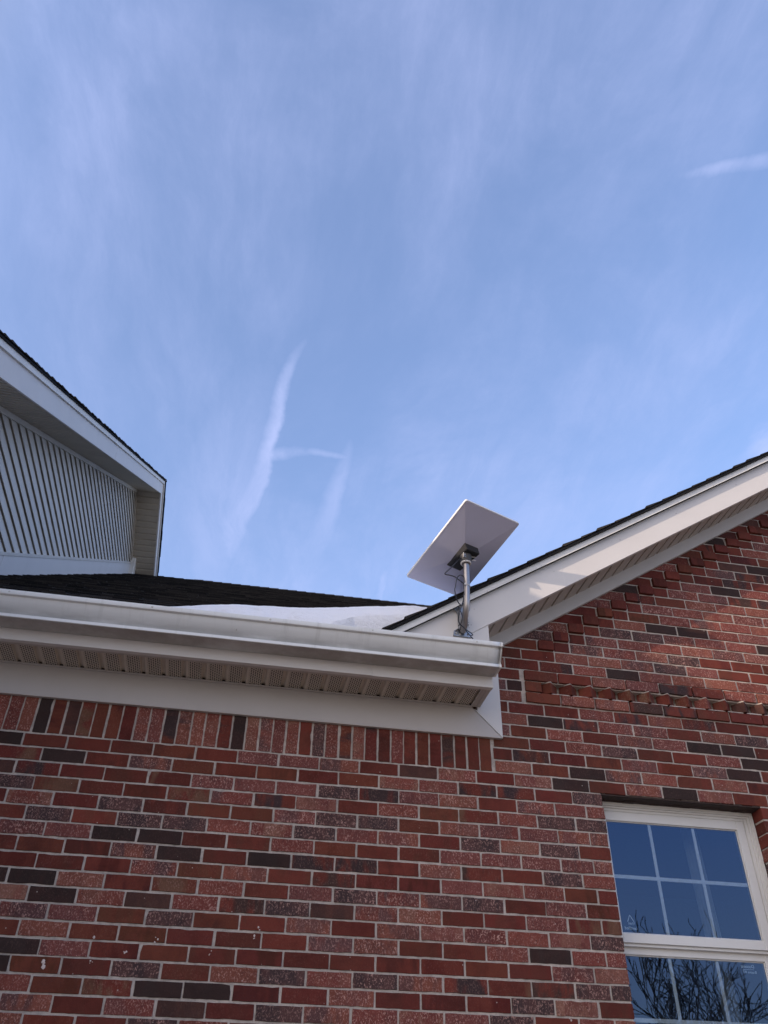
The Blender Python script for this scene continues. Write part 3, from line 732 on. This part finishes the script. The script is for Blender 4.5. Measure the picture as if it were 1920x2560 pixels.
for d_ in (-1, 1):
    y = APY; stop = YEAV if d_ < 0 else 8.3
    while (y > stop) if d_ < 0 else (y < stop):
        for (a, b, h0, h1) in ((0, .78, 0, 0), (.78, .82, 0, .016), (.82, .95, .016, .016), (.95, 1.0, .016, 0)):
            ya, yb = y + d_ * Lw * a, y + d_ * Lw * b
            ss.add([(XF - .01, ya, zwr(ya) + h0), (XF - .01, yb, zwr(yb) + h1), (XW, yb, zwr(yb) + h1), (XW, ya, zwr(ya) + h0)], [(0, 1, 2, 3)])
        y += d_ * Lw
ss.build('wing_soffit', 'sidesoffit', H)
wf = MB()
def wrake(a, b, lo, hi): return [(a, zwr(a) + lo), (b, zwr(b) + lo), (b, zwr(b) + hi), (a, zwr(a) + hi)]
for (a, b, e) in ((YEAV - .3, 3.05, 0), (3.04, 4.61, .0015), (4.60, APY, 0)):
    wf.prism(wrake(a, b, -.004, .19), 'x', XF - .02, XF + e)
wf.prism(wrake(APY, 8.4, -.004, .19), 'x', XF - .02, XF)
wf.build('rake_fascia', 'white', H, bevel=.001)
wf = MB()
for (a, b, e) in ((YEAV - .3, 1.32, 0), (1.31, 5.12, .001), (5.11, APY, 0), (APY, 8.4, 0)):
    wf.prism(wrake(a, b, .19, .245), 'x', XF - .02, XF + .018 + e)
wf.build('rake_trim', 'trimwhite', H, bevel=.0015)
wfl = (APY - YEAV + .35) * math.sqrt(1 + WS * WS)
ys = YEAV - .35
roof('wing_roof', (XF + .034, ys, zwr(ys) + .262), (-1, 0, 0), (0, 1, WS), 8, wfl, thick=.014, jit=.012, label='black shingle slope of the left wing')
roof('wing_roof', (XF + .034, 8.6, zwr(8.6) + .262), (-1, 0, 0), (0, -1, WS), 8, (8.6 - APY) * math.sqrt(1 + WS * WS), thick=.014, jit=.012)

# --- window
WFX0, WFX1, FY = 2.650, 3.594, .090
ZFT, ZFB = -.078, -1.415
win = MB()
def ring(b, x0, x1, z0, z1, wl, wr, wt, wb, ya, yb):
    b.box((x0, ya, z0), (x0 + wl, yb, z1)); b.box((x1 - wr, ya, z0), (x1, yb, z1))
    b.box((x0 + wl, ya + .0003, z1 - wt), (x1 - wr, yb, z1)); b.box((x0 + wl, ya + .0003, z0), (x1 - wr, yb, z0 + wb))
ring(win, WFX0, WFX1, ZFB, ZFT, .016, .016, .016, .016, FY - .004, FY + .09)
ring(win, WFX0 + .016, WFX1 - .016, ZFB + .016, ZFT - .016, .014, .014, .010, .014, FY + .004, FY + .088)
ring(win, WFX0 + .030, WFX1 - .030, ZFB + .030, ZFT - .026, .018, .018, .014, .012, FY + .010, FY + .086)
WIN = win.build('window', 'vinyl', H, bevel=.0015)
tag(WIN, 'white double-hung window with six-light sashes')
SX0, SX1 = WFX0 + .050, WFX1 - .050
def sash(z0, z1, wt, wb, y_):
    b = MB(); s_ = .046
    gx0, gx1 = 2.754, 3.497
    b.box((SX0, y_, z0), (gx0, y_ + .03, z1)); b.box((gx1, y_, z0), (SX1, y_ + .03, z1))
    b.box((gx0, y_ + .0003, z1 - wt), (gx1, y_ + .03, z1)); b.box((gx0, y_ + .0003, z0), (gx1, y_ + .03, z0 + wb))
    # glazing bead
    ring(b, gx0 + .0002, gx1 - .0002, z0 + wb + .0002, z1 - wt - .0002, .005, .005, .005, .005, y_ + .007, y_ + .028)
    b.build('sash', 'vinyl', WIN, bevel=.002)
    ga, gb = z0 + wb, z1 - wt
    p_ = MB(); p_.add([(gx0, y_ + .012, ga), (gx1, y_ + .012, ga), (gx1, y_ + .012, gb), (gx0, y_ + .012, gb)], [(0, 1, 2, 3)])
    p_.build('pane', 'glass', WIN)
    g_ = MB(); y2 = y_ + .017
    for x in (3.0, 3.247): g_.box((x - .0082, y2, ga), (x + .0082, y2 + .004, gb))
    zc_ = (ga + gb) / 2 - .005
    g_.box((gx0, y2 - .0004, zc_ - .0088), (gx1, y2 + .0036, zc_ + .0088))
    g_.build('grille', 'grille', WIN)
    return ga, gb, y_
US = sash(-.747, -.118, .047, .041, FY + .012)
LS = sash(-1.372, -.752, .040, .050, FY + .045)
ms = MB(); ms.box((SX0, FY + .024, -.7600), (SX1, FY + .046, -.7475)); ms.build('meeting_rail', 'vinyl', WIN, bevel=.001)
def text_obj(body, size, loc, mirror, name='sticker', shear=0.0):
    cu = bpy.data.curves.new(name, 'FONT'); cu.body = body; cu.size = size; cu.align_x = 'CENTER'; cu.align_y = 'CENTER'; cu.shear = shear; cu.offset = size * .012
    o_ = bpy.data.objects.new(name, cu); C.objects.link(o_); bpy.context.view_layer.update()
    me = bpy.data.meshes.new_from_object(o_.evaluated_get(bpy.context.evaluated_depsgraph_get())); bpy.data.objects.remove(o_)
    vs = [(-v.co.x if mirror else v.co.x, 0, v.co.y) for v in me.vertices]; fs = [tuple(p.vertices) for p in me.polygons]
    return [(loc[0] + a, loc[1], loc[2] + c_) for a, _, c_ in vs], fs
st1 = MB(); yy = US[2] + .0135
zb = US[0]
v_, f_ = text_obj('certified', .020, (2.808, yy, zb + .026), True); st1.add(v_, f_)
v_, f_ = text_obj('IWI', .016, (2.810, yy, zb + .046), True); st1.add(v_, f_)
for (x0_, z0_, x1_, z1_) in ((2.795, .055, 2.810, .086), (2.810, .086, 2.829, .055), (2.829, .055, 2.826, .044)):
    d_ = Vector((x1_ - x0_, 0, z1_ - z0_)).normalized() * .0016; nn_ = Vector((-d_.z, 0, d_.x))
    a_, b_ = Vector((x0_, yy, zb + z0_)), Vector((x1_, yy, zb + z1_)); st1.add([a_ - nn_, b_ - nn_, b_ + nn_, a_ + nn_], [(0, 1, 2, 3)])
st1.build('sticker', 'sticker', WIN)
st2 = MB(); yy = LS[2] + .0135; zb = LS[1]
v_, f_ = text_obj('Ducoma', .021, (3.405, yy, zb - .022), True, shear=.2); st2.add(v_, f_)
st2.box((3.375, yy, zb - .0365), (3.436, yy + .0002, zb - .0345))
v_, f_ = text_obj('Breake RT', .017, (3.410, yy, zb - .047), True); st2.add(v_, f_)
st2.build('sticker', 'sticker', WIN)
# near-black boxes painting shade into the frame gaps, then lintel and sealant
dk = MB()
dk.box((WX0 - .05, .086, -1.45), (WFX0 + .001, .2, 0)); dk.box((WFX1 - .001, .100, -1.45), (WX1 + .06, .2, 0)); dk.box((WX0 - .05, .100, ZFT - .002), (WX1 + .06, .2, -.02))
dk.build('recess_shade', 'dark', H)
lt = MB(); lt.box((WX0 - .10, .006, WZT - .0045), (WX1 + .10, .100, WZT + .0025)); 
x = WX0
while x < WX1:
    L = U(.02, .09); lt.box((x, U(.05, .085), WZT - U(.005, .011)), (min(x + L, WX1), .100, WZT - .003)); x += L
lt.build('lintel', 'lintel', H)
sb = MB(); x = WFX0
while x < WFX1:
    L = U(.015, .06); sb.box((x, FY - .006 + U(0, .002), ZFT - U(.0015, .004)), (min(x + L, WFX1), FY + .02, ZFT + U(.0005, .0035))); x += L
z = -1.41
while z < ZFT:
    L = U(.015, .06); sb.box((WFX1 - U(.001, .003), FY - .006 + U(0, .002), z), (WFX1 + U(.0005, .003), FY + .02, min(z + L, ZFT))); z += L
sb.build('sealant', 'trimwhite', H)
sl = MB(); sl.prism([(-.02, -1.425), (.09, -1.425), (.09, -1.40), (-.02, -1.412)], 'x', WX0 - .03, WX1 + .03); sl.build('window_sill', 'vinyl', H)
# room behind the window
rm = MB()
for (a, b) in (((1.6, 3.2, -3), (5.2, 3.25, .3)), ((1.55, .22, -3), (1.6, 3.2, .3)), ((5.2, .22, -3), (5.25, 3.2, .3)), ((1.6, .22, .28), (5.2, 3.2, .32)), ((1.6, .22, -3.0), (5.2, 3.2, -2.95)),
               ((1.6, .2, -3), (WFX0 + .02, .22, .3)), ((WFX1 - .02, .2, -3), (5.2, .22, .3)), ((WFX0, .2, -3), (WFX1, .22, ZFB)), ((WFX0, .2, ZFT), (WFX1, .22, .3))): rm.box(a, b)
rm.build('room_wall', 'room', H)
cu_ = MB(); n_ = 40
for (xa, xb) in ((3.29, 3.38),):
    vs = []
    for i in range(n_ + 1):
        x = xa + (xb - xa) * i / n_; yy = .32 + .012 * math.sin(i * .8)
        vs += [(x + .06, yy, -1.9), (x, yy, -.05)]
    cu_.add(vs, [(2 * i, 2 * i + 2, 2 * i + 3, 2 * i + 1) for i in range(n_)])
tag(cu_.build('curtain', 'curtain', None, smooth=True), 'narrow pale curtain hanging behind the window glass', 'curtain')

# ------------------------------------------------------------------ snow in the valley
HS = [(.05, .530), (.20, .585), (.333, .614), (.526, .650), (.706, .677), (.933, .687), (1.238, .723), (1.42, .752), (1.55, .774), (1.66, .792), (1.74, .797), (1.9, .80), (2.3, .80)]
def hsn(x):
    for (a, za), (b, zb) in zip(HS[:-1], HS[1:]):
        if x <= b: t_ = max(0, (x - a) / (b - a)); return za + (zb - za) * t_
    return HS[-1][1]
sn = MB(); NXs, NYs = 110, 64; vs = []
for i in range(NXs + 1):
    x = .05 + 2.15 * i / NXs
    yf = -.325 + .089 * min(1, max(0, (x - 1.10) / .24))
    for j in range(NYs + 1):
        y = yf + 2.6 * (max(j - 2, 0) / (NYs - 2)) ** 1.5
        s_ = hsn(x) + .585 * (y + .27)
        s_ -= (1.1 * y * y if y < 0 else .045 * y * y)
        s_ += .006 * noise.noise(Vector((x * 6, y * 6, 1))) + .004 * noise.noise(Vector((x * 22, y * 22, 7))) - .003
        if y < -.27: s_ -= (-.27 - y) * 1.0
        base_ = max(zroof(y), zt(x) + .006) - .03
        if j == 0 or (j == 1 and s_ > base_): s_ = base_ if j == 0 else base_ * .3 + s_ * .7 - .004
        vs.append((x, y + (0 if j > 1 else -.004 * (2 - j)), max(s_, base_)))
sn.add(vs, [(i * (NYs + 1) + j, (i + 1) * (NYs + 1) + j, (i + 1) * (NYs + 1) + j + 1, i * (NYs + 1) + j + 1) for i in range(NXs) for j in range(NYs)])
o = sn.build('snow', 'snow', None, smooth=True); tag(o, 'drift of old snow lying in the roof valley behind the gutter', kind='stuff')

# ------------------------------------------------------------------ satellite dish
DC = Vector((1.9175, -.3514, 1.132)); DN = Vector((.1435, -.2854, -.9476)).normalized()
DX = Vector((.9161, .4006, .0181)).normalized(); DY = Vector((.3745, -.8706, .3190)).normalized()
D = empty('satellite_dish', (1.915, -.30, .64), 'flat rectangular white satellite dish tilted on a bent steel pole', 'satellite dish')
def dl(a, b, c): return DC + DX * a + DY * b + DN * c
def rrect(w_, h_, r_, n=6):
    o_ = []
    for (sx_, sy_, a0) in ((1, 1, 0), (-1, 1, 90), (-1, -1, 180), (1, -1, 270)):
        for k in range(n + 1):
            a = math.radians(a0 + 90 * k / n); o_.append((sx_ * (w_ - r_) + r_ * math.cos(a), sy_ * (h_ - r_) + r_ * math.sin(a)))
    return o_
w2, h2 = .1915, .297
pn = MB(); rr_ = rrect(w2, h2, .012)
n = len(rr_)
rin = rrect(w2 - .004, h2 - .004, .010)
apex = [(-.022, -.022), (.022, -.022), (.022, .022), (-.022, .022)]
AH = .046
# back shell: four sloping facets from the rim to a small crown
vs = [dl(a, b, .003) for a, b in rin] + [dl(.022, .03, AH), dl(-.022, .03, AH), dl(-.022, -.03, AH), dl(.022, -.03, AH)]
fs = []
for k in range(n):
    a, b = rin[k]; q = k // 7; k2 = (k + 1) % n; q2 = k2 // 7
    if q == q2: fs.append((k, k2, n + q))
    else: fs.append((k, k2, n + q2, n + q))
fs.append((n, n + 1, n + 2, n + 3))
pn.add(vs, fs); pn.build('panel', 'dish', D)
rm_ = MB(); vs = [dl(a, b, -.010) for a, b in rr_] + [dl(a, b, .0022) for a, b in rr_] + [dl(a, b, .0034) for a, b in rrect(w2 - .003, h2 - .003, .010)] + [dl(a, b, .0030) for a, b in rrect(w2 - .006, h2 - .006, .009)]
fs = [tuple(range(n))] + [(l * n + i, l * n + (i + 1) % n, (l + 1) * n + (i + 1) % n, (l + 1) * n + i) for l in range(3) for i in range(n)]
rm_.add(vs, fs); rm_.build('rim', 'dishrim', D)
# wedge mount
wm = MB()
bx, by0, by1 = .050, -.110, .072
top = [(-bx, by1), (bx, by1), (bx, by0), (-bx, by0)]
lowh = [.088, .088, .046, .040]
ins = [(-bx + .004, by1 - .004), (bx - .004, by1 - .004), (bx - .004, by0 + .004), (-bx + .004, by0 + .004)]
vs = [dl(a, b, .012) for a, b in top] + [dl(a, b, h) for (a, b), h in zip(ins, lowh)]
wm.add(vs, [(0, 3, 2, 1), (4, 5, 6, 7), (0, 1, 5, 4), (1, 2, 6, 5), (2, 3, 7, 6), (3, 0, 4, 7)])
MT = wm.build('mount', 'black', D, bevel=.003)
# pole, from the foot up, with its bend
PT = [(1.913, -.285, .640), (1.9135, -.305, .655), (1.911, -.335, .680), (1.912, -.362, .712), (1.915, -.380, .755), (1.918, -.386, .810), (1.921, -.3865, .90), (1.9235, -.387, 1.10)]
pts = smoothpts(PT, 6)
pl_ = MB(); pl_.tube(pts, .0168, 28); pl_.build('pole', 'steel', D, smooth=True)
axis = (Vector(PT[-1]) - Vector(PT[-2])).normalized()
def onpole(z):
    a, b = Vector(PT[-2]), Vector(PT[-1]); return a + (b - a) * ((z - a.z) / (b.z - a.z))
so2 = MB(); so2.tube([onpole(1.022), onpole(1.026), onpole(1.10), onpole(1.13)], [.0300, .0325, .0335, .0335], 32); so2.build('socket', 'charcoal', D, smooth=True)
cl_ = MB(); a0 = onpole(1.035); cl_.box((a0.x - .022, a0.y - .0345, a0.z), (a0.x - .006, a0.y - .026, a0.z + .065)); cl_.build('clamp_strip', 'galv', D, bevel=.002)
for dz in (.008, .03, .05):
    b_ = MB(); b_.tube([(a0.x - .014, a0.y - .034, a0.z + dz), (a0.x - .014, a0.y - .038, a0.z + dz)], .0035, 8); b_.build('bolt', 'black', D)
for dz in (.0, .022):
    b_ = MB(); q = onpole(1.040 + dz); b_.tube([q + Vector((.030, -.006, 0)), q + Vector((.056, -.006, .001))], .0018, 8); b_.build('bolt', 'nylon', D)
rg = MB(); q = onpole(1.018); ringp = [q + Vector((math.cos(a) * .0245, math.sin(a) * .0245, 0)) for a in [2 * math.pi * k / 28 for k in range(29)]]
rg.tube(ringp, .0062, 10, cap=False); rg.build('collar', 'nylon', D, smooth=True)
tie = MB(); q = onpole(.868); tie.tube([q + Vector((math.cos(a) * .0180, math.sin(a) * .0180, -.003 * math.cos(a))) for a in [2 * math.pi * k / 28 for k in range(29)]], .0018, 8, cap=False)
tie.box((q.x - .019, q.y - .022, q.z - .006), (q.x - .012, q.y - .012, q.z + .006)); tie.build('cable_tie', 'nylon', D, smooth=True)
# galvanised foot: plate with two flared ends and an upstanding rib either side of the pole
ft = MB(); YP = -.2695
ol = [(1.8660, .8100), (1.8677, .7880), (1.8865, .7705), (1.8950, .7540), (1.8937, .6850), (1.8945, .6640), (1.8687, .6440), (1.8650, .6185), (1.9680, .6215), (1.9640, .6470), (1.9440, .6640), (1.9440, .6980), (1.9460, .7540), (1.9500, .7705), (1.9640, .7890), (1.9650, .8080), (1.9300, .8000), (1.8960, .8010)]
ft.prism(ol, 'y', YP - .004, YP)
FT = ft.build('foot_plate', 'galv', D, bevel=.001)
rb = MB()
edge_ = ol[0:8]
for (xa, za), (xb, zb) in zip(edge_[:-1], edge_[1:]):
    d_ = Vector((xb - xa, 0, zb - za)).normalized(); n_ = Vector((-d_.z, 0, d_.x)) * .0012
    a, b = Vector((xa, YP, za)), Vector((xb, YP, zb)); f_ = Vector((0, -.014, 0))
    rb.add([a - n_, b - n_, b - n_ + f_, a - n_ + f_, a + n_, b + n_, b + n_ + f_, a + n_ + f_], [(0, 1, 2, 3), (4, 7, 6, 5), (3, 2, 6, 7), (0, 4, 5, 1), (1, 5, 6, 2), (0, 3, 7, 4)])
rb.box((1.865, YP - .010, .6175), (1.968, YP, .6195))
rb.build('foot_flange', 'galv', D)
yk = MB()
for x in (1.8935, 1.9315):
    yk.prism([(YP - .003, .648), (YP - .003, .790), (-.300, .775), (-.330, .735), (-.338, .690), (-.318, .655), (-.296, .646)], 'x', x - .0015, x + .0015)
yk.build('bracket_arm', 'galv', D, bevel=.0008)
bk2 = MB(); bk2.prism([(YP - .004, .642), (YP - .004, .700), (-.302, .672), (-.318, .655), (-.300, .640)], 'x', 1.897, 1.928); bk2.build('pivot_block', 'black', D, bevel=.003)
for (x, z, m_) in ((1.880, .634, 'screw'), (1.903, .630, 'screw'), (1.921, .640, 'nail'), (1.945, .634, 'nail'), (1.893, .783, 'screw'), (1.886, .652, 'nail'), (1.938, .657, 'nail')):
    b_ = MB(); b_.tube([(x, YP - .003, z), (x, YP - .008, z), (x, YP - .0095, z)], [.0048, .0046, .0025], 6); b_.build('bolt', m_, D)
b_ = MB(); b_.tube([(1.888, -.318, .668), (1.939, -.318, .668)], .0045, 8); b_.build('bolt', 'nail', D)
b_ = MB(); b_.tube([(1.935, -.270, .712), (1.956, -.2705, .712)], .0014, 6); b_.build('loose_wire', 'nail', D); b_ = MB(); b_.tube([(1.946, YP, .765), (1.952, YP - .010, .758), (1.950, YP - .012, .744), (1.944, YP - .006, .738)], .0014, 6); b_.build('loose_wire', 'nail', D)
# holes left in the fascia
hl = MB()
for (x, z) in ((1.952, .690), (1.968, .700), (1.955, .680)): hl.tube([(x, -.2683, z), (x, -.2689, z)], .0028, 8)
hl.build('old_screw_hole', 'nail', H)
cb = MB()
CA = [(1.905, -.395, 1.050), (1.882, -.40, 1.031), (1.837, -.41, .970), (1.797, -.42, .918), (1.7915, -.42, .9095), (1.796, -.42, .905), (1.82, -.42, .903), (1.846, -.42, .897), (1.861, -.42, .885), (1.878, -.415, .877), (1.896, -.405, .868), (1.899, -.403, .850), (1.899, -.404, .800)]
CB = [(1.902, -.405, .870), (1.900, -.41, .905), (1.884, -.42, .912), (1.870, -.43, .903), (1.858, -.43, .890), (1.850, -.43, .864), (1.844, -.43, .827), (1.840, -.43, .808), (1.842, -.43, .777), (1.852, -.42, .751), (1.866, -.41, .735), (1.881, -.405, .730), (1.890, -.402, .757), (1.897, -.403, .80)]
CC = [(1.896, -.403, .79), (1.891, -.402, .763), (1.879, -.41, .727), (1.869, -.41, .697), (1.863, -.41, .677), (1.861, -.40, .655), (1.866, -.38, .648), (1.877, -.37, .634), (1.900, -.362, .620), (1.915, -.360, .598), (1.932, -.352, .585), (1.951, -.345, .569)]
CD = [(1.866, -.400, .725), (1.873, -.385, .713), (1.881, -.38, .705), (1.886, -.38, .688), (1.887, -.38, .665), (1.882, -.372, .640), (1.870, -.36, .630)]
CE = [(1.900, -.362, .618), (1.925, -.350, .610), (1.945, -.345, .602), (1.950, -.345, .592), (1.940, -.348, .588)]
cbo = []
for k, pth in enumerate((CA, CB, CC, CD, CE)): cb.tube(smoothpts(pth, 6), .0029 if k < 3 else .0026, 8)
cb.build('cable', 'cable', D, smooth=True)

# ------------------------------------------------------------------ bare trees (stand across the lawn, mirrored in the panes)
def bare_tree(base, height, label, seed, lean=(0, 0), levels=5, r0=.16):
    rnd = random.Random(seed)
    T = empty('bare_tree', base, label, 'tree', None)
    tk = MB(); br = MB()
    def grow(p, d, L, r, lev):
        n_ = 5 if lev < 3 else 3; pts = [p.copy()]; rr = [r]; dd = d.copy(); q = p.copy()
        for i in range(n_):
            dd = (dd + Vector((rnd.gauss(0, .10 + .03 * lev), rnd.gauss(0, .10 + .03 * lev), rnd.gauss(.03, .05)))).normalized()
            q = q + dd * (L / n_); pts.append(q.copy()); rr.append(max(.009, r * (1 - .45 * (i + 1) / n_)))
        (tk if lev == 0 else br).tube(pts, rr, 8 if lev < 2 else (5 if lev < 4 else 3), cap=False)
        if lev >= levels: return
        kids = 4 if lev == 0 else rnd.choice((3, 3, 4))
        for k in range(kids):
            t_ = rnd.uniform(.35, 1.0) if k else 1.0; idx = min(int(t_ * n_), n_)
            ang = rnd.uniform(.25, .85) if k else rnd.uniform(.05, .3); ph = rnd.uniform(0, 6.283)
            ax = dd.orthogonal().normalized(); ax = Quaternion(dd, ph) @ ax
            nd = (Quaternion(ax, ang) @ dd); nd = (nd + Vector((0, 0, .12))).normalized()
            grow(pts[idx], nd, L * rnd.uniform(.58, .82), max(.009, rr[idx] * rnd.uniform(.55, .75)), lev + 1)
    grow(Vector(base), Vector((lean[0], lean[1], 1)).normalized(), height * .30, r0, 0)
    tk.build('trunk', 'bark', T, smooth=True); br.build('branches', 'bark', T, smooth=True)
    return T
bare_tree((11.3, -15.5, GZ), 8.0, 'bare tree with a stout trunk, mirrored right of the window centre', 3)
bare_tree((9.6, -13.2, GZ), 6.6, 'smaller leafless tree mirrored at the left side of the lower sash', 11, (.05, 0), 5, .12)
bare_tree((10.0, -19.5, GZ), 8.5, 'distant leafless tree mirrored behind the smaller one', 23, (-.05, 0), 5, .15)
